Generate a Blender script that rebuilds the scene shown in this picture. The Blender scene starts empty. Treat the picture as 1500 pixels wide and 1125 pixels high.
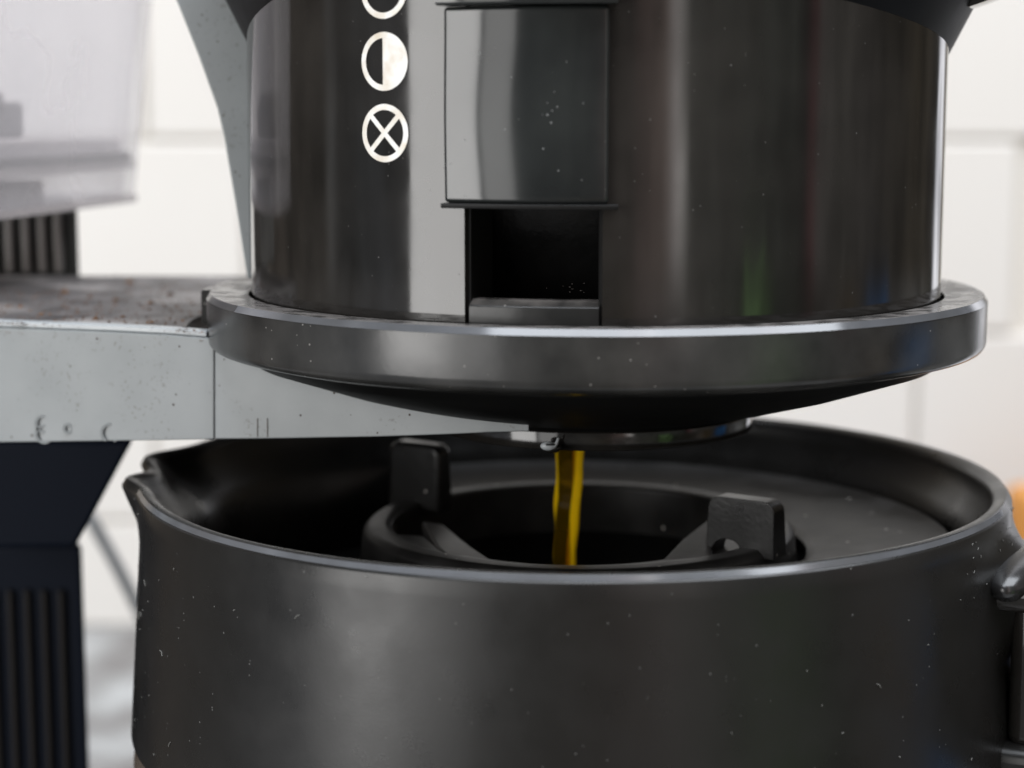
import bpy, bmesh, math, random
from mathutils import Vector, Matrix, noise
random.seed(7)
sc = bpy.context.scene
COL = sc.collection
S = 0.01                       # everything below is written in centimetres
rad = math.radians
# ------------------------------------------------------------------ camera
F_PX, PITCH, CAM = 2769.7, 0.142026, (-1.369, -33.0, 2.966)
cd = bpy.data.cameras.new('camera'); cam = bpy.data.objects.new('camera', cd); COL.objects.link(cam)
cam.location = [c*S for c in CAM]; cam.rotation_euler = (math.pi/2-PITCH, 0, 0)
cd.sensor_width = 36; cd.lens = F_PX/1500*36; cd.clip_start = .01; cd.clip_end = 50
cd.dof.use_dof = True; cd.dof.focus_distance = .292; cd.dof.aperture_fstop = 14
sc.camera = cam
# ------------------------------------------------------------------ world: the dim kitchen around (azimuth bands)
w = bpy.data.worlds.new('World'); sc.world = w; w.use_nodes = True
nt = w.node_tree; nt.nodes.clear(); N = nt.nodes.new; L = nt.links.new
out = N('ShaderNodeOutputWorld'); bg = N('ShaderNodeBackground'); L(bg.outputs[0], out.inputs[0])
tc = N('ShaderNodeTexCoord'); sx = N('ShaderNodeSeparateXYZ'); L(tc.outputs['Generated'], sx.inputs[0])
def mth(t, op, a, b=None):
    m = t.nodes.new('ShaderNodeMath'); m.operation = op
    for i, v in enumerate((a, b)):
        if v is None: continue
        if hasattr(v, 'links'): t.links.new(v, m.inputs[i])
        else: m.inputs[i].default_value = v
    return m.outputs[0]
az = mth(nt, 'ARCTAN2', sx.outputs[0], mth(nt, 'MULTIPLY', sx.outputs[1], -1.0))
nz = N('ShaderNodeTexNoise'); nz.inputs['Scale'].default_value = 5; L(tc.outputs['Generated'], nz.inputs['Vector'])
az = mth(nt, 'ADD', az, mth(nt, 'MULTIPLY', mth(nt, 'SUBTRACT', nz.outputs[0], .5), .025))
fac = mth(nt, 'ADD', mth(nt, 'DIVIDE', az, 2*math.pi), .5)
HIGH = [(-180, (.5,.5,.5)), (-163, (.9,.75,.6)), (-150, (.6,.5,.38)), (-128, (.20,.165,.14)), (-98, (.17,.15,.13)), (-95, (.8,.8,.8)), (-91, (.14,.15,.16)),
        (-82, (.3,.33,.36)), (-72, (.4,.43,.48)), (-5, (.28,.27,.25)), (9, (.25,.2,.19)), (12, (1.1,.78,.72)), (19, (1.2,.9,.8)), 
        (22.3, (4.6,4.2,4.1)), (23.8, (4.2,4.0,3.8)), (26.5, (.42,.43,.40)), (62, (.34,.36,.32)), (66, (.10,.10,.10)), (69, (.7,.25,.28)), (72, (.75,.68,.64)), (80, (.45,.42,.38)),
        (92, (.30,.27,.25)), (100, (.16,.14,.12)), (122, (.16,.13,.09)), (139, (.10,.09,.08)), (180, (.6,.58,.55))]
LOW = [(-180, (.4,.4,.4)), (-163, (.5,.42,.33)), (-128, (.22,.18,.15)), (-94, (.3,.3,.3)), (-72, (.7,.74,.82)), (-5, (.42,.40,.36)), (8, (.3,.24,.18)), (13, (.6,.48,.46)), (22, (.75,.7,.66)), (44, (.26,.3,.22)), (46, (.45,.8,.28)), (54, (.40,.72,.25)), (55.5, (.12,.16,.12)), (74, (.18,.15,.12)), (78, (.5,.44,.40)), (86, (.45,.30,.12)), (92, (.28,.26,.24)),
       (96, (.08,.34,.85)), (105, (.08,.34,.85)), (107, (.2,.2,.2)), (121, (.6,.6,.6)), (125, (.6,.6,.6)), (138, (.12,.13,.1)), (180, (.6,.58,.55))]
COMMON = [(141, (.1,.1,.1)), (142.5, (2.6,2.6,2.75)), (151, (2.5,2.5,2.6)), (153, (.5,.45,.38))]
def band_ramp(bands):
    bands = sorted([b for b in bands if not (139.5 < b[0] < 155)]+COMMON)
    cr = N('ShaderNodeValToRGB'); el = cr.color_ramp.elements
    el.remove(el[1])
    el[0].position = 0; el[0].color = (*bands[0][1], 1)
    for a, c in bands[1:]:
        e = el.new((a+180)/360); e.color = (*c, 1)
    L(fac, cr.inputs[0]); return cr.outputs[0]
hi_, lo_ = band_ramp(HIGH), band_ramp(LOW)
mr = N('ShaderNodeMapRange'); L(sx.outputs[2], mr.inputs[0]); mr.inputs[1].default_value = -.078; mr.inputs[2].default_value = -.105
mxw = N('ShaderNodeMix'); mxw.data_type = 'RGBA'; L(mr.outputs[0], mxw.inputs[0]); L(hi_, mxw.inputs[6]); L(lo_, mxw.inputs[7])
n1 = N('ShaderNodeTexNoise'); n1.inputs['Scale'].default_value = 1; n1.inputs['Detail'].default_value = 4
cx_ = N('ShaderNodeCombineXYZ'); L(mth(nt, 'MULTIPLY', fac, 55.), cx_.inputs[0]); L(mth(nt, 'MULTIPLY', sx.outputs[2], 14.), cx_.inputs[1]); L(cx_.outputs[0], n1.inputs['Vector'])
n2 = N('ShaderNodeMapRange'); L(n1.outputs[0], n2.inputs[0]); n2.inputs[1].default_value = .35; n2.inputs[2].default_value = .65; n2.inputs[3].default_value = .55; n2.inputs[4].default_value = 1.45
vm = N('ShaderNodeVectorMath'); vm.operation = 'SCALE'; L(mxw.outputs[2], vm.inputs[0]); L(n2.outputs[0], vm.inputs[3])
# the leaves of a pot plant
azd = mth(nt, 'MULTIPLY', az, 180/math.pi)
def leaf(c0, lean, z0, wdeg, prev):
    dz = mth(nt, 'SUBTRACT', mth(nt, 'MULTIPLY', sx.outputs[2], -1.), z0)
    off = mth(nt, 'ABSOLUTE', mth(nt, 'SUBTRACT', azd, mth(nt, 'ADD', c0, mth(nt, 'MULTIPLY', dz, lean))))
    q = mth(nt, 'SUBTRACT', mth(nt, 'MULTIPLY', dz, wdeg), off)
    f_ = nt.nodes.new('ShaderNodeMapRange'); L(q, f_.inputs[0]); f_.inputs[1].default_value = 0; f_.inputs[2].default_value = .5
    m_ = nt.nodes.new('ShaderNodeMix'); m_.data_type = 'RGBA'; L(mth(nt, 'MULTIPLY', f_.outputs[0], mth(nt, 'LESS_THAN', dz, .05)), m_.inputs[0]); L(prev, m_.inputs[6]); m_.inputs[7].default_value = (1.1, 1.9, .75, 1)
    return m_.outputs[2]
wc = leaf(53.5, -130., .066, 60., vm.outputs[0]); wc = leaf(45., 90., .074, 70., wc)
L(wc, bg.inputs[0]); bg.inputs[1].default_value = .62
# ------------------------------------------------------------------ lamps: the windows
def area(name, loc, target, sx_, sy_, power, color, spread=180):
    ld = bpy.data.lights.new(name, 'AREA'); ld.shape = 'RECTANGLE'; ld.size = sx_*S; ld.size_y = sy_*S
    ld.energy = power; ld.color = color
    o = bpy.data.objects.new(name, ld); COL.objects.link(o); o.location = [c*S for c in loc]
    o.rotation_euler = (Vector(target)-Vector(loc)).to_track_quat('-Z', 'Y').to_euler()
    return o
for A0, wd, pw in ((rad(-51.5), 50, 14.3), (rad(-33.5), 34, 3.6)):
    area('window_light', (150*math.sin(A0), -150*math.cos(A0), 19.5), (0, 0, 19.5), wd, 105, pw, (1.0, .985, .965))
area('ceiling_light', (40, -20, 125), (40, -20, 0), 190, 120, 50, (.88, .93, 1.0))
sc.view_settings.view_transform = 'Standard'; sc.view_settings.look = 'None'; sc.view_settings.exposure = 0; sc.view_settings.gamma = 1
sc.cycles.max_bounces = 10; sc.cycles.transmission_bounces = 8; sc.cycles.transparent_max_bounces = 12
sc.cycles.caustics_refractive = True; sc.cycles.sample_clamp_indirect = 4

# ------------------------------------------------------------------ helpers
def P(px, py, y):
    """the point at depth plane y (cm) that the photograph shows at (px, py): used to take measurements"""
    u, v = (px-750)/F_PX, (562.5-py)/F_PX
    c, s = math.cos(PITCH), math.sin(PITCH)
    dy, dz = c+s*v, -s+c*v
    t = (y-CAM[1])/dy
    return Vector((CAM[0]+u*t, y, CAM[2]+dz*t))
def tag(o, label=None, cat=None, group=None, kind=None):
    if label: o['label'] = label
    if cat: o['category'] = cat
    if group: o['group'] = group
    if kind: o['kind'] = kind
    return o
def thing(name, label, cat, loc=(0, 0, 0), group=None):
    o = bpy.data.objects.new(name, None); COL.objects.link(o); o.location = [c*S for c in loc]
    o.empty_display_size = .02
    return tag(o, label, cat, group)
def mesh(name, verts, faces, mat, parent=None, smooth=True, bevel=0, seg=3, solid=0, sharp=40, origin=None):
    org = Vector(origin) if origin else (Vector(parent.location)/S if parent is not None and parent.parent is None else Vector((0, 0, 0)))
    base = org.copy()
    me = bpy.data.meshes.new(name)
    me.from_pydata([((Vector(v)-org)*S)[:] for v in verts], [], faces)
    bm = bmesh.new(); bm.from_mesh(me); bmesh.ops.remove_doubles(bm, verts=bm.verts, dist=1e-7)
    bmesh.ops.recalc_face_normals(bm, faces=bm.faces); bm.to_mesh(me); bm.free()
    me.materials.append(mat)
    o = bpy.data.objects.new(name, me); COL.objects.link(o)
    if parent is not None: o.parent = parent
    if origin: 
        pl = Vector(parent.location)/S if parent is not None else Vector((0, 0, 0))
        o.location = (org-pl)*S
    if smooth:
        me.shade_smooth()
        me.set_sharp_from_angle(angle=rad(sharp))
    if solid:
        m = o.modifiers.new('solid', 'SOLIDIFY'); m.thickness = abs(solid)*S; m.offset = -1 if solid > 0 else 1
        m = o.modifiers.new('split', 'EDGE_SPLIT'); m.split_angle = rad(35)
    if bevel:
        m = o.modifiers.new('bevel', 'BEVEL'); m.width = bevel*S; m.segments = seg; m.limit_method = 'ANGLE'; m.angle_limit = rad(35)
        m.harden_normals = False
    return o
def sub(name, verts, faces, mat, parent, **k):       # a sub-part: verts are in the same local space as its part
    root = parent.parent
    org = Vector(root.location)/S
    me = mesh(name, [Vector(v)-org for v in verts], faces, mat, None, **k)
    me.parent = parent
    return me
def box(c, s, rz=0):
    R = Matrix.Rotation(rz, 3, 'Z')
    vs = [Vector(c)+R @ Vector((dx*s[0]/2, dy*s[1]/2, dz*s[2]/2)) for dx in (-1, 1) for dy in (-1, 1) for dz in (-1, 1)]
    return vs, [(0, 1, 3, 2), (4, 6, 7, 5), (0, 4, 5, 1), (2, 3, 7, 6), (0, 2, 6, 4), (1, 5, 7, 3)]
def lathe(prof, cx=0, cy=0, a0=0, a1=360, n=192, closed=False, rf=None, cap=True):
    """profile of (r, z); azimuth 0 looks at the camera, positive to the right"""
    full = abs(a1-a0) >= 359.99
    m = n if full else n+1
    vs, fs = [], []
    for i in range(m):
        a = rad(a0+(a1-a0)*i/n)
        for r, z in prof:
            if rf: rr, zz = rf(math.degrees(a), r, z)
            else: rr, zz = r, z
            vs.append((cx+rr*math.sin(a), cy-rr*math.cos(a), zz))
    k = len(prof)
    for i in range(n):
        j = (i+1) % m
        for q in range(k if closed else k-1):
            q2 = (q+1) % k
            fs.append((i*k+q, j*k+q, j*k+q2, i*k+q2))
    if closed and not full and cap:
        fs.append(tuple(range(k))); fs.append(tuple(n*k+q for q in range(k)))
    return vs, fs
def round_prof(pts, r=.08, seg=4):
    """round the corners of a closed (r,z) profile"""
    o = []
    n = len(pts)
    for i in range(n):
        p0, p1, p2 = Vector(pts[i-1]), Vector(pts[i][:2]), Vector(pts[(i+1) % n][:2])
        p0 = Vector(pts[i-1][:2])
        rr = pts[i][2] if len(pts[i]) > 2 else r
        if rr <= 0: o.append(p1[:]); continue
        d0, d1 = (p0-p1), (p2-p1)
        rr = min(rr, d0.length*.45, d1.length*.45)
        a, b = p1+d0.normalized()*rr, p1+d1.normalized()*rr
        for s in range(seg+1):
            t = s/seg
            o.append(((1-t)**2*a+2*t*(1-t)*p1+t*t*b)[:])
    return o
def prism(poly, y0, y1, shift=0):
    """poly of Vectors (x,z used); front at y0, back at y1"""
    n = len(poly)
    vs = [(p[0], y0, p[2]) for p in poly]+[(p[0]+shift, y1, p[2]) for p in poly]
    fs = [tuple(range(n)), tuple(range(2*n-1, n-1, -1))]+[(i, (i+1) % n, n+(i+1) % n, n+i) for i in range(n)]
    return vs, fs
def tube(path, r, n=12):
    vs, fs = [], []
    path = [Vector(p) for p in path]
    for i, p in enumerate(path):
        t = (path[min(i+1, len(path)-1)]-path[max(i-1, 0)]).normalized()
        u = t.orthogonal().normalized() if i == 0 else (u-t*u.dot(t)).normalized()
        v = t.cross(u)
        rr = r(i/(len(path)-1)) if callable(r) else r
        for k in range(n):
            a = 2*math.pi*k/n
            vs.append(p+(u*math.cos(a)+v*math.sin(a))*rr)
    for i in range(len(path)-1):
        for k in range(n):
            fs.append((i*n+k, i*n+(k+1) % n, (i+1)*n+(k+1) % n, (i+1)*n+k))
    fs.append(tuple(range(n))); fs.append(tuple((len(path)-1)*n+k for k in range(n)))
    return vs, fs
# ------------------------------------------------------------------ materials
def material(name, base, rough=.3, spec=.5, mottle=.0, mot_scale=60, mot_color=None, dust=0., dust_scale=900, dust_color=(.5,.48,.45), dust_size=.12,
             rough_var=.08, bump=0., bump_scale=1500, streak=0., wave=0., coat=0., grime=0., grime_color=(.03,.028,.025), top_dust=0., top_color=(.3,.28,.26), lowspots=None):
    m = bpy.data.materials.new(name); m.use_nodes = True
    t = m.node_tree; b = t.nodes['Principled BSDF']; N = t.nodes.new; L = t.links.new
    tc = N('ShaderNodeTexCoord'); co = tc.outputs['Object']
    def nz(scale, detail=4, stretch=None):
        n = N('ShaderNodeTexNoise'); n.inputs['Scale'].default_value = scale; n.inputs['Detail'].default_value = detail
        if stretch:
            mp = N('ShaderNodeMapping'); mp.inputs['Scale'].default_value = stretch; L(co, mp.inputs[0]); L(mp.outputs[0], n.inputs['Vector'])
        else: L(co, n.inputs['Vector'])
        return n.outputs[0]
    def ramp(v, a, c):
        r = N('ShaderNodeMapRange'); L(v, r.inputs[0]); r.inputs[1].default_value = a; r.inputs[2].default_value = c; return r.outputs[0]
    def mix(f, a, c):
        x = N('ShaderNodeMix'); x.data_type = 'RGBA'
        for sock, v in ((x.inputs[0], f), (x.inputs[6], a), (x.inputs[7], c)):
            if hasattr(v, 'links'): L(v, sock)
            else: sock.default_value = v if isinstance(v, float) else (*v, 1)
        return x.outputs[2]
    colr = base
    if mottle: colr = mix(mth(t, 'MULTIPLY', ramp(nz(mot_scale, 6), .35, .7), mottle), colr, mot_color or tuple(c*2 for c in base))
    if streak: colr = mix(mth(t, 'MULTIPLY', ramp(nz(300, 4, (.12, .12, 3)), .5, .7), streak), colr, (.45, .42, .40))
    if grime: colr = mix(mth(t, 'MULTIPLY', mth(t, 'MULTIPLY', ramp(nz(1400, 3), .60, .68), ramp(nz(110, 3), .48, .62)), grime), colr, grime_color)
    rv = mth(t, 'ADD', mth(t, 'MULTIPLY', nz(120, 5), rough_var*2), rough-rough_var)
    rsock = rv
    if dust:
        v = N('ShaderNodeTexVoronoi'); v.inputs['Scale'].default_value = dust_scale; L(co, v.inputs['Vector'])
        sep = N('ShaderNodeSeparateColor'); L(v.outputs['Color'], sep.inputs[0])
        size = mth(t, 'MULTIPLY', sep.outputs[1], dust_size)
        dot = mth(t, 'MULTIPLY', mth(t, 'LESS_THAN', v.outputs['Distance'], size), mth(t, 'LESS_THAN', mth(t, 'MULTIPLY', sep.outputs[0], ramp(nz(70, 2), .75, .3)), dust))
        colr = mix(dot, colr, dust_color)
        rsock = mth(t, 'MAXIMUM', rv, mth(t, 'MULTIPLY', dot, .8))
    if top_dust:
        g = N('ShaderNodeNewGeometry'); s = N('ShaderNodeSeparateXYZ'); L(g.outputs['Normal'], s.inputs[0])
        f = mth(t, 'MULTIPLY', mth(t, 'MULTIPLY', ramp(s.outputs[2], .75, .98), ramp(nz(260, 6), .3, .62)), top_dust)
        colr = mix(f, colr, top_color)
        rsock = mth(t, 'MAXIMUM', rsock, mth(t, 'MULTIPLY', f, .55))
    if hasattr(colr, 'links'): L(colr, b.inputs['Base Color'])
    else: b.inputs['Base Color'].default_value = (*colr, 1)
    L(rsock, b.inputs['Roughness'])
    b.inputs['Specular IOR Level'].default_value = spec
    if coat: b.inputs['Coat Weight'].default_value = coat; b.inputs['Coat Roughness'].default_value = .05
    if bump or wave:
        bp = N('ShaderNodeBump'); bp.inputs['Strength'].default_value = 1; bp.inputs['Distance'].default_value = (bump or wave)*S
        h = nz(bump_scale if bump else 25, 4 if bump else 1)
        if bump and wave: h = mth(t, 'ADD', h, mth(t, 'MULTIPLY', nz(22, 1), wave/bump))
        L(h, bp.inputs['Height']); L(bp.outputs[0], b.inputs['Normal'])
    return m
M = {}
M['bowl'] = material('dull_black_bowl_plastic', (.006, .006, .006), .5, .12, rough_var=.08)
M['edge'] = material('highlight_edge_plastic', (.10, .105, .115), .12, .9, rough_var=.06, mottle=.6, mot_scale=90, mot_color=(.05, .05, .05))  # pale glossy colour that paints the highlight line along the rims
M['gloss'] = material('glossy_black_plastic', (.011, .0102, .0092), .085, .5, mottle=.8, mot_scale=55, mot_color=(.027, .0245, .022), dust=.08, dust_scale=950, dust_size=.13, dust_color=(.10,.097,.093), rough_var=.085, wave=.016)
M['flange'] = material('worn_black_plastic', (.016, .0162, .016), .21, .45, mottle=.8, mot_scale=90, mot_color=(.052, .051, .049), dust=.08, dust_scale=900, dust_size=.15, dust_color=(.22,.21,.2), rough_var=.10, wave=.006, bump=.001, bump_scale=900, top_dust=.85, top_color=(.20, .185, .175))
M['lever'] = material('smoky_lever_plastic', (.012, .0135, .0138), .12, .5, mottle=.5, mot_scale=70, mot_color=(.032, .036, .035), dust=.05, dust_scale=900, dust_size=.18, dust_color=(.16,.165,.165), rough_var=.06, wave=.004)
M['dark'] = material('dark_matte_plastic', (.006, .006, .006), .5, .3, rough_var=.1)
M['hollow'] = material('wet_dark_filter_plastic', (.004, .004, .004), .35, .35, bump=.01, bump_scale=500, rough_var=.2)
M['satin'] = material('satin_black_plastic', (.009, .0086, .008), .31, .42, mottle=.45, mot_scale=40, mot_color=(.019, .0187, .0183), dust=.09, dust_scale=900, dust_size=.15, dust_color=(.09, .09, .087), rough_var=.17, wave=.016, bump=.001, bump_scale=2600)
M['tabm'] = material('grained_black_plastic', (.009, .0086, .0082), .31, .5, rough_var=.1, bump=.004, bump_scale=1100, dust=.04, dust_scale=700, dust_size=.2)
M['lid'] = material('lid_black_plastic', (.009, .0086, .0082), .40, .35, mottle=.7, mot_scale=120, mot_color=(.036, .035, .034), rough_var=.12, bump=.004, bump_scale=400, dust=.05, dust_scale=500, dust_size=.25)
M['grey'] = material('grey_plastic', (.245, .262, .268), .42, .45, mottle=.8, mot_scale=55, mot_color=(.19, .206, .21), rough_var=.1, bump=.0015, bump_scale=1800, grime=.6, grime_color=(.10, .09, .085), dust=.5, dust_scale=480, dust_size=.12, dust_color=(.05, .035, .03))
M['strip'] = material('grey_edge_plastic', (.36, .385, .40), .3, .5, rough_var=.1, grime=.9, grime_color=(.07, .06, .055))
M['tray'] = material('dusty_dark_tray', (.032, .029, .029), .5, .35, mottle=.9, mot_scale=160, mot_color=(.13, .12, .118), rough_var=.15, bump=.012, bump_scale=350, streak=.6, grime=.6)
M['white'] = material('white_print', (.86, .86, .84), .4, .4, mottle=.7, mot_scale=420, mot_color=(.62, .52, .38), rough_var=.05)
M['tile'] = material('white_tile', (.715, .685, .645), .25, .5, rough_var=.05, mottle=.3, mot_scale=12, mot_color=(.69, .655, .61))
M['grout'] = material('pale_grout', (.69, .65, .59), .8, .2)
M['column'] = material('black_column_metal', (.0015, .0038, .0100), .5, .12)
M['ribd'] = material('dark_rib', (.018, .019, .017), .45, .4)
M['ribl'] = material('light_rib', (.16, .145, .135), .4, .5)
M['ribn'] = material('night_rib', (.010, .0085, .008), .5, .2)
M['stone'] = material('grey_stone', (.13, .12, .118), .3, .5, mottle=1.0, mot_scale=26, mot_color=(.42, .43, .43), rough_var=.1)
M['cable'] = material('grey_cable', (.16, .17, .18), .5, .4)
M['wood'] = material('honey_wood', (.62, .27, .06), .45, .4, mottle=.6, mot_scale=60, mot_color=(.45, .17, .03))
M['blue'] = material('blue_plastic', (.02, .16, .55), .35, .5)
M['glassb'] = material('brown_pot_body', (.13, .105, .085), .25, .6, mottle=.8, mot_scale=140, mot_color=(.05, .04, .03), dust=.1, dust_scale=500, rough_var=.12)
M['metal'] = material('nozzle_metal', (.6, .6, .6), .15, .5); M['metal'].node_tree.nodes['Principled BSDF'].inputs['Metallic'].default_value = 1
M['lint'] = material('pale_lint', (.20, .20, .19), .8, .2)
M['joint'] = material('rubbed_black_plastic', (.014, .014, .0145), .27, .7, rough_var=.08, bump=.001, bump_scale=2000)
M['web'] = material('pale_lid_web', (.030, .028, .027), .45, .4, rough_var=.1, bump=.004, bump_scale=500)  # an even tone, paler than the lid plastic
M['crumb'] = material('coffee_grounds', (.03, .02, .015), .7, .3, mottle=.8, mot_scale=300, mot_color=(.20, .09, .03))
def clear_mat(name, color, alpha, rough):
    m = bpy.data.materials.new(name); m.use_nodes = True; t = m.node_tree; b = t.nodes['Principled BSDF']
    b.inputs['Base Color'].default_value = (*color, 1); b.inputs['Roughness'].default_value = rough
    nz = t.nodes.new('ShaderNodeTexNoise'); nz.inputs['Scale'].default_value = 35; tcn = t.nodes.new('ShaderNodeTexCoord'); t.links.new(tcn.outputs['Object'], nz.inputs['Vector'])
    t.links.new(mth(t, 'ADD', mth(t, 'MULTIPLY', nz.outputs[0], .2), alpha-.1), b.inputs['Alpha'])
    return m
M['clear'] = clear_mat('cloudy_clear_plastic', (.78, .75, .77), .34, .2)
M['clear2'] = clear_mat('thick_cloudy_plastic', (.46, .42, .42), .62, .25)
M['greypl'] = material('grey_tank_fitting', (.20, .19, .19), .4, .4, mottle=.4, mot_scale=80, mot_color=(.2, .18, .18))
def liquid():
    m = bpy.data.materials.new('golden_tea'); m.use_nodes = True; t = m.node_tree; t.nodes.clear()
    o = t.nodes.new('ShaderNodeOutputMaterial'); b = t.nodes.new('ShaderNodeBsdfPrincipled')
    b.inputs['Transmission Weight'].default_value = 1; b.inputs['IOR'].default_value = 1.36; b.inputs['Roughness'].default_value = .0
    b.inputs['Base Color'].default_value = (.55, .34, .02, 1)
    v = t.nodes.new('ShaderNodeVolumeAbsorption'); v.inputs['Color'].default_value = (1.0, .72, .02, 1); v.inputs['Density'].default_value = 300
    # refracted light painted in: opaque yellow on the right half and left edge
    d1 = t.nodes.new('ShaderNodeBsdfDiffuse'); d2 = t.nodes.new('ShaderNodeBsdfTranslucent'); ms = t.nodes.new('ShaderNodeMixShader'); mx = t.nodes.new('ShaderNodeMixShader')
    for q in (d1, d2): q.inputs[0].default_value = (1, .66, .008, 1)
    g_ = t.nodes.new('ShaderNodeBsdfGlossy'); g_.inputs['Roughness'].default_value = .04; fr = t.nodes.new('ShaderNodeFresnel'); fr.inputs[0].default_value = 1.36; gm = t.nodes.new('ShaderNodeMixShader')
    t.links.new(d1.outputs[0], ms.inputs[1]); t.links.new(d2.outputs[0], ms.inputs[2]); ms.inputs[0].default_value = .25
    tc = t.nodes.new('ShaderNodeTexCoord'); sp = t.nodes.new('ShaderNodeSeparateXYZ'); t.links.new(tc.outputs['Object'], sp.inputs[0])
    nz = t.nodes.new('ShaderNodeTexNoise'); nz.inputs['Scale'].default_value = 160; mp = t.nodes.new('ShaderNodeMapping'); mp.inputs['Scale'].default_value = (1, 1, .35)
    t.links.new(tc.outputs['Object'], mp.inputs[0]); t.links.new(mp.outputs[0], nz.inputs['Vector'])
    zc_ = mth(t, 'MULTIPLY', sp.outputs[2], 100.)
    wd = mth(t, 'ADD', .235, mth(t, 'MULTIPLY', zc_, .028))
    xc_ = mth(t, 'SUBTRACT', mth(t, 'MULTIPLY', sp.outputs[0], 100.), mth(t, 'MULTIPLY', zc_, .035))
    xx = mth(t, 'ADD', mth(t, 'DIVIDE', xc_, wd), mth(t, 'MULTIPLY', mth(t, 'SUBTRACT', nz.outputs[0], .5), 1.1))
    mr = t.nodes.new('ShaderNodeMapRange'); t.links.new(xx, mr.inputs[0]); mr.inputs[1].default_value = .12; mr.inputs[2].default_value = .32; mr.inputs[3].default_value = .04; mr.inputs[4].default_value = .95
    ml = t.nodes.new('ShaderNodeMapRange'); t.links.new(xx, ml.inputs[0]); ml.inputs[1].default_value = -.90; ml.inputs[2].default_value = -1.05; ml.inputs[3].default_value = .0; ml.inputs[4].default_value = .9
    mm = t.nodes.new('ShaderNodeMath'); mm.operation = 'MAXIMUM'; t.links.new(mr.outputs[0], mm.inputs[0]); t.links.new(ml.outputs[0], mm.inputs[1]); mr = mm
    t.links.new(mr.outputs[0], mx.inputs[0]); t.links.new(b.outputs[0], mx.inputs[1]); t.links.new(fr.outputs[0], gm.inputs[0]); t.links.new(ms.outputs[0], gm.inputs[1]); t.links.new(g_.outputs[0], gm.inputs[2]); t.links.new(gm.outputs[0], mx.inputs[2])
    t.links.new(mx.outputs[0], o.inputs['Surface']); t.links.new(v.outputs[0], o.inputs['Volume'])
    return m
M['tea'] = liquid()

# ================================================================== THE SETTING
WY = 64.0                                    # wall plane
ZW = P(750, 205, WY).z; XW = P(1345, 500, WY).x; TS = 9.9
z_counter = P(150, 918, WY).z
# grout backing
wall = mesh('wall', *box((-3, WY+1.2, (z_counter+26)/2), (72, 1.6, 26-z_counter)), M['grout'], smooth=False, origin=(-3, WY+1.2, z_counter))
tag(wall, kind='structure')
me_t = None
for i in range(-6, 4):
    for k in range(-3, 3):
        x0, z0 = XW+i*TS-(TS/2 if k % 2 else 0), ZW+k*TS      # running bond
        zc0 = max(z0+.10, z_counter+.02); zc1 = min(z0+TS-.10, 26)
        xc0, xc1 = x0+.10, x0+TS-.10
        if xc0 < -39 or xc1 > 33.2 or zc1-zc0 < 1: continue
        full = abs(zc1-zc0-(TS-.20)) < .01
        c = ((xc0+xc1)/2, WY+.25, (zc0+zc1)/2)
        if full and me_t:
            t = bpy.data.objects.new('tile', me_t); COL.objects.link(t)
            md = t.modifiers.new('bevel', 'BEVEL'); md.width = .0018; md.segments = 2
        else:
            v, f = box((0, 0, 0), (xc1-xc0, .5, zc1-zc0))
            t = mesh('tile', v, f, M['tile'], smooth=False, bevel=.18, seg=2)
            if full: me_t = t.data
        t.parent = wall; t.location = (Vector(c)-Vector((-3, WY+1.2, z_counter)))*S
counter = mesh('countertop', *box((-3, 20, z_counter-1.5), (72, 88, 3)), M['stone'], smooth=False, origin=(-3, 20, z_counter))
tag(counter, kind='structure')

# things on the counter by the wall
bx0 = P(1484, 745, 56)
cb = thing('cutting_board', 'honey coloured wooden board behind the pot at the right edge', 'board', (bx0.x+7, 57, z_counter))
zt = P(1490, 716, 56).z
v, f = box((bx0.x+7, 57, (z_counter+zt)/2), (14, 1.8, zt-z_counter)); mesh('board', v, f, M['wood'], cb, bevel=.6, seg=4)
v, f = lathe([(.5, -.02), (.9, -.02), (.9, .1), (.5, .1)], closed=True, n=32)
mesh('hang_ring', [(bx0.x+7+a, 55.98+c, zt-2+b) for a, b, c in [(q[0], q[1], q[2]) for q in v]], f, M['dark'], cb)
b0 = P(1493, 1070, 45)
bb = thing('blue_container', 'blue container just showing low at the right edge', 'container', (b0.x+3.2, 46, z_counter))
v, f = lathe(round_prof([(0, z_counter), (2.6, z_counter), (2.9, b0.z-.8), (0, b0.z-.8)], .15), cx=b0.x+2.95, cy=46, n=64); mesh('container_body', v, f, M['blue'], bb)
v, f = lathe(round_prof([(0, b0.z-.75), (3.05, b0.z-.75), (3.05, b0.z), (0, b0.z)], .1), cx=b0.x+2.95, cy=46, n=64); mesh('container_cap', v, f, M['blue'], bb)
# cable
pts = [P(60, 640, 26), P(128, 752, 26), P(150, 790, 26.3), P(178, 842, 26.8), P(203, 892, 27.5), P(235, 950, 28.5), P(285, 1040, 30), P(330, 1150, 32)]
zc = z_counter+.35
pts += [Vector((-6, 34, zc)), Vector((-3, 36, zc))]
sm = []
for i in range(len(pts)-1):
    p0, p1, p2, p3 = pts[max(i-1, 0)], pts[i], pts[i+1], pts[min(i+2, len(pts)-1)]
    for s in range(6):
        t = s/6; sm.append(.5*((2*p1)+(p2-p0)*t+(2*p0-5*p1+4*p2-p3)*t*t+(3*p1-p0-3*p2+p3)*t**3))
v, f = tube(sm, .20); tag(mesh('power_cable', v, f, M['cable'], origin=pts[0][:]), 'thin grey cable hanging down between the black column and the pot', 'cable')

# ================================================================== THE COFFEE MACHINE (bracket arm, tray, columns)
mc = thing('coffee_machine', 'grey and black coffee machine frame whose arm carries the filter basket', 'coffee machine', (-11, 9, z_counter))
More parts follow.
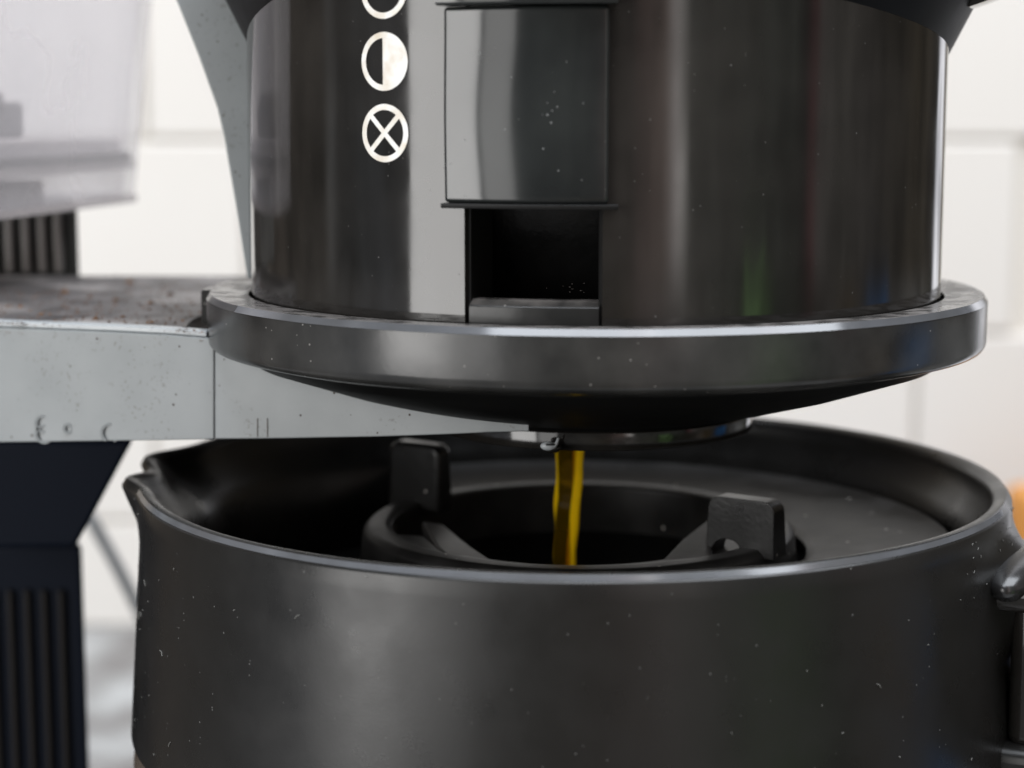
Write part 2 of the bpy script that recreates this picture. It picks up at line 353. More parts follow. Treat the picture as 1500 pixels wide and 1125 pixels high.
# front face of the arm: measured stations (px, top, bottom, depth)
ST = [(-90, 476, 652, .2), (0, 480, 648, -.35), (80, 483, 647, -.75), (160, 486, 646, -1.1), (240, 490, 645, -1.4), (313.5, 496, 643.5, -1.62)]
ST2 = [(314.8, 505, 643, -1.62), (332, 520, 643, -1.72), (350, 525.5, 643, -1.82), (390, 538, 642.5, -2.0), (430, 551, 642, -2.22), (480, 565, 641, -2.45), (545, 581, 640, -2.68), (610, 594, 638, -2.95), (665, 605, 636, -3.18), (705, 612.5, 634, -3.32), (712, 615, 633.5, -3.34), (735, 617.5, 633, -3.4), (775, 620, 632, -3.5)]
def plate(st, thick):
    vs, fs = [], []
    rows = 5
    for px, a, b, y in st:
        for q in range(rows):
            vs.append(P(px, a+(b-a)*q/(rows-1), y))
    n = len(st)*rows
    for px, a, b, y in st:
        for q in range(rows):
            p = P(px, a+(b-a)*q/(rows-1), y); vs.append(p+Vector((0, thick, 0)))
    for i in range(len(st)-1):
        for q in range(rows-1):
            a = i*rows+q
            fs.append((a, a+rows, a+rows+1, a+1)); fs.append((n+a, n+a+1, n+a+rows+1, n+a+rows))
        fs.append((i*rows, (i+1)*rows, n+(i+1)*rows, n+i*rows)); fs.append((i*rows+rows-1, (i+1)*rows+rows-1, n+(i+1)*rows+rows-1, n+i*rows+rows-1))
    e = (len(st)-1)*rows
    for q in range(rows-1):
        fs.append((q, q+1, n+q+1, n+q)); fs.append((e+q, e+q+1, n+e+q+1, n+e+q))
    return vs, fs
v, f = plate(ST, .35); arm = mesh('arm_side', v, f, M['grey'], mc, bevel=.02, sharp=50)
v, f = plate(ST2, .2); arm2 = mesh('arm_cradle', v, f, M['grey'], mc, bevel=.02, sharp=50)
# light edge strip on top of the arm
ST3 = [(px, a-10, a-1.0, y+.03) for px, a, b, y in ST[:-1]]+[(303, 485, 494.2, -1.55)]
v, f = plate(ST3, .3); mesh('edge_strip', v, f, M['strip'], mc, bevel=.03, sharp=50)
# raised mould nicks
for px, yq in ((377, -1.95), (391.5, -2.02)):
    v, f = prism([P(px-.5, 613, yq), P(px+.5, 613, yq), P(px+.5, 640, yq), P(px-.5, 640, yq)], yq-.006, -1.9)
    mesh('mould_line', v, f, M['ribl'], mc, smooth=False)
# half worn moulded marks on the arm
def mark_ring(px, py, r, y, a0=0, a1=360):
    c = P(px, py, y); vs, fs = lathe([(r, -.02), (r+.045, -.02), (r+.045, .025), (r, .025)], closed=True, n=28, a0=a0, a1=a1)
    return [(c.x+q[0], c.y-q[2]*.6, c.z+q[1]) for q in vs], fs
for px, py, r, y, a0, a1 in [(64, 621, .115, -.67, 0, 360), (65, 636, .125, -.67, 0, 360), (162, 634, .13, -1.1, 20, 330), (100, 628, .05, -.85, 0, 360)]:
    v, f = mark_ring(px, py, r, y, a0, a1); mesh('moulded_mark', v, f, M['grey'], mc)
# tray
zt = P(150, 476, -1.1).z-.03
R0 = 6.98
tp = [(-11.5, .6), (-10.0, -.0), (-8.6, -.7), (-6.75, -1.5)]
arc = [(R0*math.sin(rad(a)), -R0*math.cos(rad(a))) for a in range(-78, -152, -4)]
yb = (zt-CAM[2])/math.tan(-PITCH+math.atan((562.5-404)/F_PX))+CAM[1]
poly = [(-14.5, .9), (-9.6, -.45)]+[(-8.4, -.85), (-6.85, -1.28)]+arc+[(-2.5, yb), (-14.5, yb)]
n = len(poly)
v = [(x, y, zt) for x, y in poly]+[(x, y, zt-.5) for x, y in poly]
mesh('tray', v, [tuple(range(n)), tuple(range(2*n-1, n-1, -1))]+[(i, (i+1) % n, n+(i+1) % n, n+i) for i in range(n)], M['tray'], mc, smooth=False, bevel=.05)
# grey upright shroud panel behind the basket
pl = [P(-0+232, -60, .6), P(258, 0, .6), P(290, 80, .6), P(318, 158, .6), P(328, 200, .6), P(335, 242, .6), P(345, 300, .6), P(362, 408, .6), P(369, 408, .6), P(367, 250, .6), P(364, 70, .6), P(362, -60, .6)]
v, f = prism(pl, .6, 2.4); mesh('shroud_panel', v, f, M['grey'], mc, bevel=.03, sharp=50)
# column above the tray with light ribs
x_r = P(110, 380, yb).x
zb_, zt_ = zt-.2, P(60, 306, yb).z+.15
v, f = prism([Vector((x_r-8.4, 0, zb_)), Vector((x_r, 0, zb_)), Vector((x_r, 0, zt_)), Vector((x_r-8.4, 0, zt_))], yb+.4, yb+5, -1.6); mesh('upper_column', v, f, M['ribd'], mc, smooth=False, bevel=.1)
for k, (a, b) in enumerate([(8, 20), (33, 44), (57, 68), (80, 91), (-18, -6), (-44, -30)]):
    p, q = P(a, 350, yb+.3), P(b, 350, yb+.3)
    v, f = box(((p.x+q.x)/2, yb+.3, (zb_+zt_)/2+.05), (q.x-p.x, .3, zt_-zb_-.4)); mesh('rib', v, f, M['ribl'], mc, smooth=True, bevel=.05)
# neck and lower column
pl = [P(-80, 648, 4), P(199, 642, 4), P(172, 692, 4), P(140, 752, 4), P(112, 803, 4), P(-80, 806, 4)]
v, f = prism(pl, 4, 9.5, -2.4); mesh('neck', v, f, M['column'], mc, bevel=.12)
xr = P(124, 900, 7.5).x; z1 = P(60, 798, 7.5).z
v, f = prism([Vector((xr-9, 0, z_counter)), Vector((xr, 0, z_counter)), Vector((xr, 0, z1)), Vector((xr-9, 0, z1))], 7.5, 13.5, -2.2); mesh('lower_column', v, f, M['column'], mc, smooth=False, bevel=.12)
for k in range(9):
    p = P(12+k*-25+76, 900, 7.3).x
    v, f = box((p, 7.45, (z1+z_counter)/2-.3), (.12, .16, z1-z_counter-1.4)); mesh('rib', v, f, M['ribn'], mc, smooth=False, bevel=.03)
# hot plate foot so that the pot stands on something
v, f = lathe(round_prof([(0, z_counter), (8.6, z_counter), (8.4, z_counter+3.2), (0, z_counter+3.2)], .3), cx=-.275, n=96); mesh('hot_plate', v, f, M['column'], mc)
v, f = box((-9.5, 4, z_counter+1.0), (10, 14, 2.0)); mesh('foot', v, f, M['column'], mc, smooth=False, bevel=.3)

# coffee grounds and crumbs lying on the tray and ledges
vs, fs = [], []
def crumb(c, r):
    k = len(vs); ph = random.random()*6
    for i in range(6):
        a = ph+i*math.pi/3; q = r*random.uniform(.6, 1.2); vs.append((c[0]+q*math.cos(a), c[1]+q*math.sin(a)*.8, c[2]))
    vs.append((c[0], c[1], c[2]+r*random.uniform(.5, 1.0))); 
    for i in range(6): fs.append((k+i, k+(i+1) % 6, k+6))
    fs.append(tuple(k+5-i for i in range(6)))
def on_tray(px, py):
    an = -PITCH+math.atan((562.5-py)/F_PX); y = (zt-CAM[2])/math.tan(an)+CAM[1]
    return P(px, py, y)
for px, py, r in [(141, 468, .09), (180, 465, .075), (171, 440, .10), (95, 429, .12), (222, 473, .06), (250, 432, .09), (30, 450, .08), (60, 461, .06), (132, 436, .07), (205, 447, .05), (160, 474, .04), (112, 470, .04), (222, 445, .1), (190, 415, .12)]:
    p = on_tray(px, py); crumb((p.x, p.y, zt), r)
for i in range(420):
    p = on_tray(random.uniform(-20, 300), 400+75*random.random()**.6)
    if math.hypot(p.x, p.y) > 7.05: crumb((p.x, p.y, zt), random.uniform(.012, .04))
for i in range(260):                                   # along the arm's light strip and face
    px = random.uniform(0, 300); y = -.35-1.27*px/313
    p = P(px, random.choice((470.5, 472, 484))+px*.042+random.uniform(0, 5), y-.0)
    crumb((p.x, p.y-.02, p.z), random.uniform(.008, .022))
tag(mesh('coffee_grounds', vs, fs, M['crumb'], smooth=False, origin=(-8, 2, zt)), 'scattered dark coffee grounds on the tray and arm', 'coffee grounds', kind='stuff')

# ================================================================== WATER TANK
zk = .87
A = Vector((P(-60, 330, 3.0).x, 2.6, zk)); B = Vector((P(214, 292, 13).x, 13, zk))
wt = thing('water_tank', 'cloudy clear plastic water tank standing on the ribbed column', 'water tank', ((A.x+B.x)/2-2, 9, zk))
d = (B-A).normalized(); nrm = Vector((-d.y, d.x, 0)); Ln = (B-A).length
def tank_outline(ins, grow):
    pts_ = []
    r = 1.0
    w_, dp = Ln-2*ins+grow, 7.0-2*ins
    o = A+d*ins+nrm*ins
    for cx, cy, a0 in [(r, r, 180), (w_-r, r, 270), (w_-r, dp-r, 0), (r, dp-r, 90)]:
        for k in range(7):
            a = rad(a0+15*k); pts_.append(o+d*(cx+r*math.cos(a))+nrm*(cy+r*math.sin(a)))
    return pts_
def tank_shell(z0, z1, taper, th, lid=False, floor=True):
    vs, fs = [], []
    lo, hi = tank_outline(0, 0), tank_outline(-taper, 0)
    li, hi2 = tank_outline(th, 0), tank_outline(th-taper, 0)
    n = len(lo)
    for ring, z in ((lo, z0), (hi, z1), (hi2, z1), (li, z0+th)):
        vs += [(p.x, p.y, z) for p in ring]
    for b in range(3):
        fs += [(b*n+i, b*n+(i+1) % n, (b+1)*n+(i+1) % n, (b+1)*n+i) for i in range(n)]
    fs.append(tuple(range(n))); fs.append(tuple(3*n+i for i in range(n)))
    return vs, fs
v, f = tank_shell(zk, 11, .9, .2); mesh('tank_wall', v, f, M['clear'], wt)
def band(z0, z1, ins):
    o1 = tank_outline(ins, 0); n = len(o1)
    o2 = tank_outline(ins+.25, 0)
    vs = [(p.x, p.y, z0) for p in o1]+[(p.x, p.y, z1) for p in o1]+[(p.x, p.y, z1) for p in o2]+[(p.x, p.y, z0) for p in o2]
    fs = []
    for b in range(4):
        fs += [(b*n+i, b*n+(i+1) % n, ((b+1) % 4)*n+(i+1) % n, ((b+1) % 4)*n+i) for i in range(n)]
    return vs, fs
v, f = band(zk+.02, zk+.18, -.06); mesh('base_rim', v, f, M['clear2'], wt)
v, f = band(zk+.80, zk+.98, -.05); mesh('middle_rim', v, f, M['clear2'], wt)
v, f = band(zk+1.20, zk+1.5, .22); mesh('inner_ledge', v, f, M['clear2'], wt)
v, f = band(zk+1.0, zk+1.2, .02); mesh('sediment_band', v, f, M['greypl'], wt)
for t0, t1, z0, z1, dep, mt in [(.25, .52, .15, .70, 2.0, 'greypl'), (.02, .43, 1.6, 2.35, 2.4, 'greypl'), (.02, .34, 2.0, 2.55, 2.4, 'greypl'), (.26, .42, .98, 1.2, .6, 'dark'), (.50, .56, .98, 1.2, .6, 'dark'), (.60, .72, .98, 1.2, .6, 'ribd'), (.78, .90, .98, 1.2, .6, 'cable')]:
    c = A+d*Ln*(t0+t1)/2+nrm*(dep/2+.45)
    v, f = box((c.x, c.y, zk+(z0+z1)/2), (Ln*(t1-t0), dep, z1-z0), math.atan2(d.y, d.x)); mesh('tank_fitting', v, f, M[mt], wt, bevel=.1)

# ================================================================== FILTER BASKET
CX, RB = .06, 5.93
zb = lambda py, y=-5.85: P(800, py, y).z
fb = thing('filter_basket', 'glossy black filter basket with round print symbols above the pot', 'filter basket', (CX, 0, -2.3))
Z300, Z440, Z465, ZT = zb(304), zb(441), zb(463), zb(-140)
def az_px(px, R=RB, py=380):
    lo, hi = -80., 85.
    for _ in range(40):
        a = (lo+hi)/2; q = Vector((CX+R*math.sin(rad(a)), -R*math.cos(rad(a)), 0))
        x = 750+F_PX*(q.x-CAM[0])/((q.y-CAM[1])*math.cos(PITCH)-(zb(py)-CAM[2])*math.sin(PITCH))
        if x < px: lo = a
        else: hi = a
    return (lo+hi)/2
AW0, AW1 = az_px(680.5), az_px(882.5)
# wall with the opening cut in it
angs = sorted(set([round(a*1.5, 3) for a in range(-120, 120)])-set())
angs = [a for a in angs if min(abs(a-AW0), abs(a-AW1)) > .5]+[AW0, AW1]; angs.sort()
zs = [-.32, (Z300-.32)/2, Z300, (Z300+ZT)/2, ZT]
vs, fs = [], []
for a in angs:
    for z in zs: vs.append((CX+RB*math.sin(rad(a)), -RB*math.cos(rad(a)), z))
na, nzv = len(angs), len(zs)
for i in range(na):
    j = (i+1) % na
    mid = (angs[i]+angs[j])/2 if j else 179
    for q in range(nzv-1):
        if AW0 < mid < AW1 and zs[q+1] <= Z300+1e-6: continue
        fs.append((i*nzv+q, j*nzv+q, j*nzv+q+1, i*nzv+q+1))
bw = mesh('basket_wall', vs, fs, M['gloss'], fb, solid=.18)
v, f = lathe([(0, ZT-.02), (RB-.02, ZT-.02), (RB-.02, ZT+.2), (0, ZT+.2)], cx=CX, n=96); mesh('light_cap', v, f, M['dark'], fb)  # unseen cap added to keep light from leaking into the basket
# inner filter cone seen through the opening
v, f = lathe([(RB-.20, ZT-.1), (RB-.9, Z300+.3), (RB-1.5, Z440), (RB-2.4, -.5), (0, -.6)], cx=CX, n=96); mesh('inner_funnel', v, f, M['hollow'], fb)
# wet grounds inside, their glints put in as pale crumbs
vs, fs = [], []
for i in range(12):
    a = rad(random.gauss(-5.5, 4)); r = RB-1.35
    if not (AW0+1 < math.degrees(a) < AW1-1): continue
    z = zb(425, -4.7)+random.uniform(-.10, .10); crumb((CX+r*math.sin(a), -r*math.cos(a), z), random.uniform(.010, .02))
g = mesh('wet_ground_glints', vs, fs, M['ribl'], fb, smooth=False); g['kind'] = 'stuff'
# sill under the opening and its flanks
prof = round_prof([(RB-.03, -.32), (RB-.03, Z465+.12), (RB-.18, Z440-.01), (RB-.45, Z440-.01), (RB-.45, -.32)], .03)
v, f = lathe(prof, cx=CX, a0=AW0+.55, a1=AW1-.45, n=24, closed=True); mesh('sill', v, f, M['flange'], fb)
for a0, a1 in ((AW0+.0, AW0+.5), (AW1-.4, AW1-.0)):
    v, f = lathe([(RB-.12, -.3), (RB-.12, Z300), (RB-1.0, Z300), (RB-1.0, -.3)], cx=CX, a0=a0, a1=a1, n=2, closed=True); mesh('slot_side', v, f, M['dark'], fb)
# drip stop lever plate
AL0, AL1 = az_px(648.5, RB+.12, 150), az_px(893, RB+.12, 150)
zl0, zl1 = zb(299, -6.0), zb(8, -6.0)
nu, nv = 40, 24
vs, fs = [], []
for i in range(nu+1):
    u = i/nu; a = AL0+(AL1-AL0)*u
    for k in range(nv+1):
        t = k/nv
        e = abs(2*u-1)
        dr = .17-.055*e**2.2+.012*math.sin(t*6.3+1.9)*(2*u-1)
        zz = zl0+(zl1-zl0)*t
        vs.append((CX+(RB+dr)*math.sin(rad(a)), -(RB+dr)*math.cos(rad(a)), zz))
for i in range(nu):
    for k in range(nv):
        a = i*(nv+1)+k; fs.append((a, a+nv+1, a+nv+2, a+1))
lv = mesh('lever_plate', vs, fs, M['lever'], fb, solid=.0)
md = lv.modifiers.new('solid', 'SOLIDIFY'); md.thickness = .20*S; md.offset = -1
md = lv.modifiers.new('bevel', 'BEVEL'); md.width = .055*S; md.segments = 4; md.limit_method = 'ANGLE'; md.angle_limit = rad(50)
md = lv.modifiers.new('split', 'EDGE_SPLIT'); md.split_angle = rad(32)
# dark lower lip and upper bar of the lever
v, f = lathe(round_prof([(RB+.0, zl0-.075), (RB+.22, zl0-.075), (RB+.235, zl0-.005), (RB+.0, zl0-.005)], .02), cx=CX, a0=AL0+.1, a1=az_px(905, RB+.15, 300), n=24, closed=True); mesh('lever_lip', v, f, M['dark'], fb)
v, f = lathe(round_prof([(RB+.0, zl1+.005), (RB+.36, zl1+.02), (RB+.36, zl1+.9), (RB+.0, zl1+.9)], .04), cx=CX, a0=az_px(640, RB+.3, 5), a1=az_px(905, RB+.3, 5), n=24, closed=True); mesh('lever_bar', v, f, M['lever'], fb)
# printed symbols
def on_cyl(u, v_, ac, zc, lift):
    a = rad(ac)+u/RB; return (CX+(RB+lift)*math.sin(a), -(RB+lift)*math.cos(a), zc+v_)
def flat_strip(quads, ac, zc, name='printed_symbol', lift=.012):
    vs, fs = [], []
    for q in quads:
        k = len(vs); vs += [on_cyl(u, w_, ac, zc, lift) for u, w_ in q]; fs.append(tuple(range(k, k+len(q))))
    return vs, fs
RO, RI = .425, .338
def ring_quads(n=64):
    return [[(RI*math.cos(a), RI*math.sin(a)), (RO*math.cos(a), RO*math.sin(a)), (RO*math.cos(b), RO*math.sin(b)), (RI*math.cos(b), RI*math.sin(b))] for a, b in [(2*math.pi*i/n, 2*math.pi*(i+1)/n) for i in range(n)]]
asym = az_px(563.5, RB, 150); ysym = -RB*math.cos(rad(asym))
for k, py in enumerate((-16, 90, 195)):
    zc_ = P(563, py, ysym).z
    qs = ring_quads()
    if k == 1:
        n = 24; m_ = RI-.0005
        for i in range(n):
            a, b = -math.pi/2+math.pi*i/n, -math.pi/2+math.pi*(i+1)/n
            x0a = min(-.02, .0)
            qs.append([(x0a, m_*math.sin(a)), (max(m_*math.cos(a), x0a), m_*math.sin(a)), (max(m_*math.cos(b), x0a), m_*math.sin(b)), (x0a, m_*math.sin(b))])
    if k == 2:
        for s in (1, -1):
            n = 10
            for i in range(n):
                if s < 0 and i in (4, 5):      # the two bars share their crossing
                    pass
                t0, t1 = -m_+2*m_*i/n, -m_+2*m_*(i+1)/n
                if s < 0:
                    if t0 < -.038 < t1: t1 = -.038
                    if t0 < .038 < t1: t0 = .038
                    if abs(t0) < .037 or abs(t1) < .037 or (t0 < 0 < t1): continue
                h = .038; c45 = math.sqrt(.5)
                A_ = lambda t, w2: ((t*c45-s*w2*c45), (s*t*c45+w2*c45))
                qs.append([A_(t0, -h), A_(t1, -h), A_(t1, h), A_(t0, h)])
    v, f = flat_strip(qs, asym, zc_)
    o = mesh('printed_symbol', v, f, M['white'], fb, smooth=False)
    o['label'] = ['white open circle, cut off at the top', 'white circle with its right half filled', 'white circle with a cross in it'][k]
# side lugs flaring out near the top
def lug(azc, spanL, spanR, mL, mR, z0, k, name='side_lug'):
    vs, fs = [], []
    nu, nv = 28, 14
    for i in range(nu+1):
        a = -spanL+(spanL+spanR)*i/nu
        zb_l = z0+(mL*(-a) if a < 0 else mR*a)/25.
        if abs(a) < 5: zb_l = z0+.02*a*a/25
        zb_l = min(zb_l, ZT-.3)
        for q in range(nv+1):
            z = zb_l+(ZT-zb_l)*q/nv
            r = RB+.005+k*(z-zb_l)+.0
            vs.append((CX+r*math.sin(rad(azc+a)), -r*math.cos(rad(azc+a)), z))
    for i in range(nu):
        for q in range(nv):
            a = i*(nv+1)+q; fs.append((a, a+nv+1, a+nv+2, a+1))
    return mesh(name, vs, fs, M['bowl'], fb, solid=.15)
lug(-96, 55, 66, .9, .55, P(360, 82, 0).z, .5)
lug(86, 70, 55, .36, .9, P(1388, 88, 0).z, .5)
v, f = lathe(round_prof([(RB+.3, P(1420, 20, 0).z), (RB+1.6, P(1420, 20, 0).z+.45), (RB+1.6, P(1420, 20, 0).z+.8), (RB+.3, P(1420, 20, 0).z+.5)], .03), cx=CX, a0=72, a1=118, n=24, closed=True); mesh('side_grip', v, f, M['gloss'], fb)
# flange ring
RF = 6.70
zfb = -.93
prof = round_prof([(RB+.06, -.06, .03), (RF-.07, -.03, .012), (RF, -.13, .012), (RF+.0, zfb, .16), (6.15, zfb-.14, .02), (RB+.06, zfb-.1, .02)], .05, 6)
def wob(a, r, z):
    q = noise.noise(Vector((math.sin(rad(a))*4, math.cos(rad(a))*4, z*1.5)))
    return r+q*.008, z+q*.006
v, f = lathe(prof, cx=CX, n=256, closed=True, rf=wob); mesh('flange', v, f, M['flange'], fb)
v, f = lathe([(RF-.064, -.030), (RF+.0055, -.128)], cx=CX, n=200, a0=-60, a1=84, rf=wob); mesh('highlight_edge', v, f, M['edge'], fb)  # added strip carrying the flange's painted highlight
v, f = lathe(round_prof([(RF-.3, -.05), (RF+.14, -.07), (RF+.14, -.66), (RF-.3, -.68)], .05), cx=CX, a0=-112, a1=-88, n=16, closed=True); mesh('flange_catch', v, f, M['flange'], fb)
# lower bowl
zc1 = -2.08
prof = [(6.18, zfb-.12), (5.9, zfb-.30), (4.6, -1.66), (3.3, zc1+.07), (2.94, zc1+.01), (2.86, zc1-.05), (2.7, zc1-.04), (0, zc1-.1)]
v, f = lathe(prof, cx=CX, n=192); mesh('lower_bowl', v, f, M['bowl'], fb)
prof = round_prof([(2.45, zc1-.03), (2.80, zc1-.06), (2.80, zc1-.38), (2.66, zc1-.38), (2.4, zc1-.3)], .04)
v, f = lathe(prof, cx=CX, n=128, closed=True); mesh('outlet_collar', v, f, M['gloss'], fb)
# underside plate of the outlet
v, f = lathe([(.36, zc1-.2), (2.5, zc1-.2), (2.5, zc1-.3), (.36, zc1-.3)], cx=CX, n=96, closed=True); mesh('outlet_plate', v, f, M['dark'], fb)
# drip nozzle
pn = P(806, 653, -2.95)
def egg(c, rx, ry, rz_, n=20, m_=12):
    vs = [(c[0]+rx*math.sin(math.pi*i/m_)*math.cos(2*math.pi*k/n), c[1]+ry*math.sin(math.pi*i/m_)*math.sin(2*math.pi*k/n), c[2]+rz_*math.cos(math.pi*i/m_)) for i in range(m_+1) for k in range(n)]
    return vs, [(i*n+k, i*n+(k+1) % n, (i+1)*n+(k+1) % n, (i+1)*n+k) for i in range(m_) for k in range(n)]
v, f = egg((pn.x+.03, pn.y+.05, pn.z-.04), .15, .12, .09); mesh('drip_nozzle', v, f, M['gloss'], fb)
v, f = egg((pn.x-.03, pn.y-.02, pn.z+.0), .13, .08, .075); mesh('nozzle_glint', v, f, M['strip'], fb)  # highlight on the nozzle end, put in as a pale egg
v, f = box((pn.x+.0, pn.y-.07, pn.z+.035), (.14, .08, .025)); mesh('nozzle_slot', v, f, M['dark'], fb)
v, f = tube([pn+Vector((.06, -.07, .0)), pn+Vector((.10, -.06, .05)), pn+Vector((.13, -.03, .13))], lambda t: .035*(1-.4*t), 10)
mesh('nozzle_wire', v, f, M['strip'], fb)

# ================================================================== POT (carafe)
CC = -.275; ZR = -3.345; RR = 7.53
ct = thing('coffee_pot', 'satin black pot with a spout at its left under the basket', 'pot', (CC, 0, z_counter+3.2))
def bump(a, c, w_): 
    x = (a-c+180) % 360-180
    return math.exp(-(x/w_)**2)
def rim_shape(a, r, z):
    top = max(0, min(1, (z-(ZR-1.0))/1.0)); top = top*top*(3-2*top)
    sp = .82*bump(a, -86, 4.2)+1.3*bump(a, -101, 4.6)
    r2 = r+.34*sp*top*(1 if r > 6.6 else .7)+.16*bump(a, -94, 20)*top
    z2 = z+top*(.16*bump(a, -128, 26)-.07*bump(a, -94, 4)+.02*bump(a, -86, 7))
    hb = bump(a, 68, 7)*max(0, 1-((z+4.75)/1.0)**2)
    if r > 7.3 and hb > 0: r2 += .5*hb
    return r2, z2
ZCB = -7.62
outer = [(RR+.29*((ZR-z)/(ZR-ZCB)), z) for z in [ZR-.14-i*(ZR-.14-ZCB)/16 for i in range(17)]]
rim = [(RR-.33, ZR-.20), (RR-.315, ZR-.11), (RR-.27, ZR-.045), (RR-.18, ZR-.005), (RR-.115, ZR-.003), (RR-.085, ZR-.012), (RR-.025, ZR-.10), (RR-.003, ZR-.115)]
inner = [(6.66, -6.0), (6.72, -5.2), (6.78, ZR-1.05), (6.95, ZR-.75), (RR-.36, ZR-.45)]
prof = inner+rim+outer+[(RR+.20, ZCB-.04), (RR+.05, ZCB-.04)]
v, f = lathe(prof, cx=CC, n=288, rf=rim_shape); mesh('pot_collar', v, f, M['satin'], ct, sharp=60)
v, f = lathe([(RR-.072, ZR-.020), (RR-.022, ZR-.095)], cx=CC, n=200, a0=-79, a1=66, rf=rim_shape); mesh('highlight_edge', v, f, M['edge'], ct)  # strip laid on the pot rim to brighten its highlight line
prof = round_prof([(RR+.05, ZCB+.3), (RR+.20, ZCB-.10), (RR+.27, ZCB-.5), (RR+.1, -12), (RR-1.0, z_counter+3.25), (0, z_counter+3.25)], .1)
v, f = lathe(prof[:-5], cx=CC, n=160); mesh('pot_body', v, f, M['glassb'], ct)
# inside floor of the pot
v, f = lathe([(6.7, -5.9), (4, -6.3), (0, -6.4)], cx=CC, n=96); mesh('inner_floor', v, f, M['hollow'], ct)
# handle
HA = rad(67.5); hd = Vector((math.sin(HA), -math.cos(HA), 0))
def hbox(name, r0, r1, z0, z1, wdt, mat, bev):
    c = Vector((CC, 0, 0))+hd*(r0+r1)/2
    v, f = box((c.x, c.y, (z0+z1)/2), (r1-r0, wdt, z1-z0), math.atan2(hd.y, hd.x)); return mesh(name, v, f, mat, ct, bevel=bev, seg=6)
hz = lambda py: P(1470, py, -1.6).z
zt_h = P(1470, 856, -3.9).z
hbox('handle_bracket', 7.2, 11.5, zt_h-.42, zt_h+.02, 2.5, M['gloss'], .17)
jc = Vector((CC, 0, 0))+hd*7.72+Vector((0, 0, zt_h+.02))
v, f = egg((0, 0, -.02), .50, 1.55, .40, 40, 24)
rz_ = Matrix.Rotation(math.atan2(hd.y, hd.x), 3, 'Z')
mesh('handle_joint', [jc+rz_ @ Vector(q) for q in v], f, M['joint'], ct)
hbox('handle_grip', 7.75, 11.3, hz(1036), zt_h-.3, 1.7, M['gloss'], .22)
hbox('handle_bracket', 7.2, 11.5, hz(1078), hz(1028), 2.2, M['satin'], .25)

vs, fs = [], []
def surf(a, z):
    rr, zz = rim_shape(a, RR+.29*((ZR-z)/(ZR-ZCB)), z)
    return Vector((CC+(rr+.01)*math.sin(rad(a)), -(rr+.01)*math.cos(rad(a)), zz))
for i in range(80):
    q = random.random()
    if q < .45: a, z = random.gauss(-74, 8), random.uniform(-7.4, -3.5)
    elif q < .75: a, z = random.gauss(64, 10), ZR-.15-abs(random.gauss(0, .5))
    else: a, z = random.uniform(-70, 75), random.uniform(-7.5, -3.5)
    if z < -7.5 or z > ZR-.12: continue
    p0 = surf(a, z); t1 = surf(a+1, z)-p0; ln = random.choice((.02, .02, .03, .04, .04, .12))
    t1 = t1.normalized(); an = random.uniform(0, math.pi); dv = t1*math.cos(an)+Vector((0, 0, 1))*math.sin(an); up = t1.cross(Vector((0, 0, 1)))*random.uniform(-.2, .2)*ln
    tv, tf = tube([p0, p0+dv*ln*.5+Vector((up.x, up.y, ln*.15)), p0+dv*ln], .006, 5)
    k = len(vs); vs += tv; fs += [tuple(k+x for x in f_) for f_ in tf]
o = mesh('dust', vs, fs, M['lint'], ct, smooth=False); o['kind'] = 'stuff'

# ================================================================== POT LID
ld = thing('pot_lid', 'black lid with a wide hole and two upright tabs inside the pot', 'lid', (CC, 0, -4.6))
ZD, RD = -4.33, 6.60
prof = round_prof([(4.1, -4.62), (4.25, -4.55), (5.4, ZD-.10), (RD, ZD), (RD-.03, ZD-.22), (5.4, ZD-.3), (4.1, -4.75)], .03)
v, f = lathe(prof, cx=CC, a0=-62, a1=-62+360-50, n=180, closed=True)
v, f = lathe(prof, cx=CC, a0=-66, a1=212, n=180, closed=True); mesh('lid_disc', v, f, M['lid'], ld)
prof = round_prof([(3.32, -5.2), (3.30, -4.24, .05), (3.42, -4.20, .04), (3.70, -4.205, .06), (3.82, -4.32, .05), (3.9, -5.0)], .03)
v, f = lathe(prof, cx=CC+.08, n=180, closed=True); mesh('lid_ring', v, f, M['lid'], ld)
prof = [(3.34, -4.30), (2.75, -4.36), (2.45, -4.50), (2.38, -4.8), (3.34, -4.8)]
v, f = lathe(prof, cx=CC, a0=-78, a1=78, n=80, closed=True); mesh('lid_ledge', v, f, M['lid'], ld)
v, f = lathe([(3.42, -5.1), (2.5, -5.5), (.5, -5.9), (.5, -6.0), (3.42, -5.3)], cx=CC, n=96, closed=True); mesh('lid_floor', v, f, M['hollow'], ld)
def web(pts_):
    top = [P(*q) for q in pts_]; n = len(top)
    vs = [p[:] for p in top]+[(p.x, p.y, p.z-.28) for p in top]
    return vs, [tuple(range(n)), tuple(range(2*n-1, n-1, -1))]+[(i, (i+1) % n, n+(i+1) % n, n+i) for i in range(n)]
for q in ([(618, 762, .4), (650, 768, .2), (690, 800, -1.2), (735, 830, -2.6), (668, 828, -2.8), (640, 800, -1.6)], [(1040, 758, -.3), (1045, 830, -2.8), (958, 832, -2.8), (1000, 790, -1.2)]):
    v, f = web(q); mesh('funnel_web', v, f, M['web'], ld, bevel=.05, seg=3)
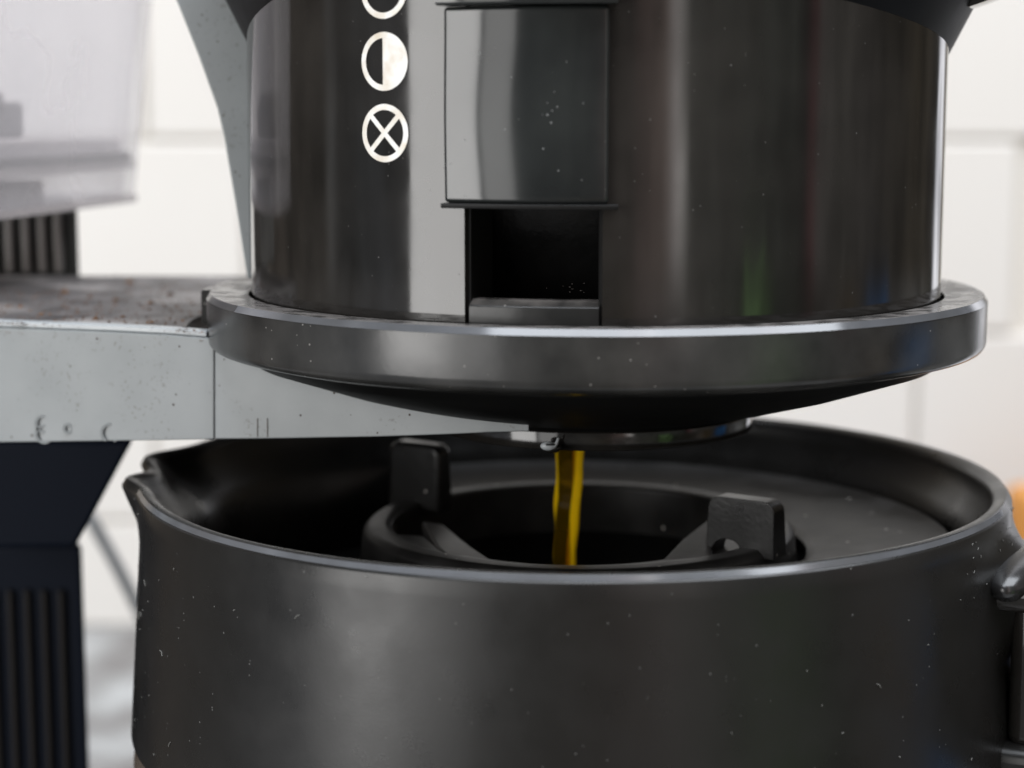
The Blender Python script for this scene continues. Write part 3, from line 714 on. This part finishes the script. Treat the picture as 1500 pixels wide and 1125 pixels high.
def tab(sgn, zbm, ztp, wdt, arch, xo=0, yo=0):
    """upright plate on the line through the centre"""
    dirv = Vector((.83, -.557, 0)); nv_ = Vector((.557, .83, 0)); c = Vector((CC, 0, 0))+dirv*sgn*3.42+Vector((xo, yo, 0))
    w2 = wdt/2; t2 = .24; cr_ = .2
    pl = []
    pl += [(-w2, zbm)]
    if arch:
        pl += [(-w2+.12, zbm)]
        for i in range(9):
            a = math.pi-math.pi*i/8; pl.append((-w2+.12+.28+.28*math.cos(a), zbm+.02+.24*math.sin(a)))
        pl += [(-w2+.70, zbm)]
    pl += [(w2, zbm)]
    for i in range(6):
        a = math.pi/2*i/5; pl.append((w2-cr_+cr_*math.cos(a)-.03, ztp-cr_+cr_*math.sin(a)-.0))
    for i in range(6):
        a = math.pi/2+math.pi/2*i/5; pl.append((-w2+cr_+cr_*math.cos(a)+.02, ztp-cr_+cr_*math.sin(a)))
    n = len(pl); vs = []
    for s in (-t2, t2):
        for u, z in pl:
            vs.append(c+dirv*u+nv_*s*(1-.18*max(0, (z-zbm)/(ztp-zbm)))+Vector((0, 0, z)))
    fs = [tuple(range(n)), tuple(range(2*n-1, n-1, -1))]+[(i, (i+1) % n, n+(i+1) % n, n+i) for i in range(n)]
    return vs, fs
v, f = tab(-1, -4.4, -3.12, 1.22, False, xo=.02); t_ = mesh('upright_tab', v, f, M['tabm'], ld, bevel=.085, seg=4, sharp=35)
v, f = tab(1, -4.36, -3.40, 1.28, True, xo=.0); mesh('upright_tab', v, f, M['tabm'], ld, bevel=.085, seg=4, sharp=35)

# ================================================================== THE STREAM
n, m_ = 40, 40
vs, fs = [], []
ztp, zbt = zc1-.27, -5.4
for i in range(m_+1):
    t = i/m_; z = ztp+(zbt-ztp)*t
    px = 836-9*t
    c = P(px, 740, 0); x = c.x
    w1 = (.275-.085*t**.8)*(1+.03*math.sin(t*15+.5)); w2 = .115-.02*t
    for k in range(n):
        a = 2*math.pi*k/n
        tw = 0
        rr = 1+.10*math.cos(2*(a-tw))*0+.05*math.cos(3*a+4*t)
        vs.append((x+w1*rr*math.cos(a)+.01*math.sin(t*22), w2*rr*math.sin(a)-.1-.45*w1*rr*math.cos(a), z))
for i in range(m_):
    for k in range(n): fs.append((i*n+k, i*n+(k+1) % n, (i+1)*n+(k+1) % n, (i+1)*n+k))
fs.append(tuple(range(n))); fs.append(tuple(m_*n+k for k in range(n)))
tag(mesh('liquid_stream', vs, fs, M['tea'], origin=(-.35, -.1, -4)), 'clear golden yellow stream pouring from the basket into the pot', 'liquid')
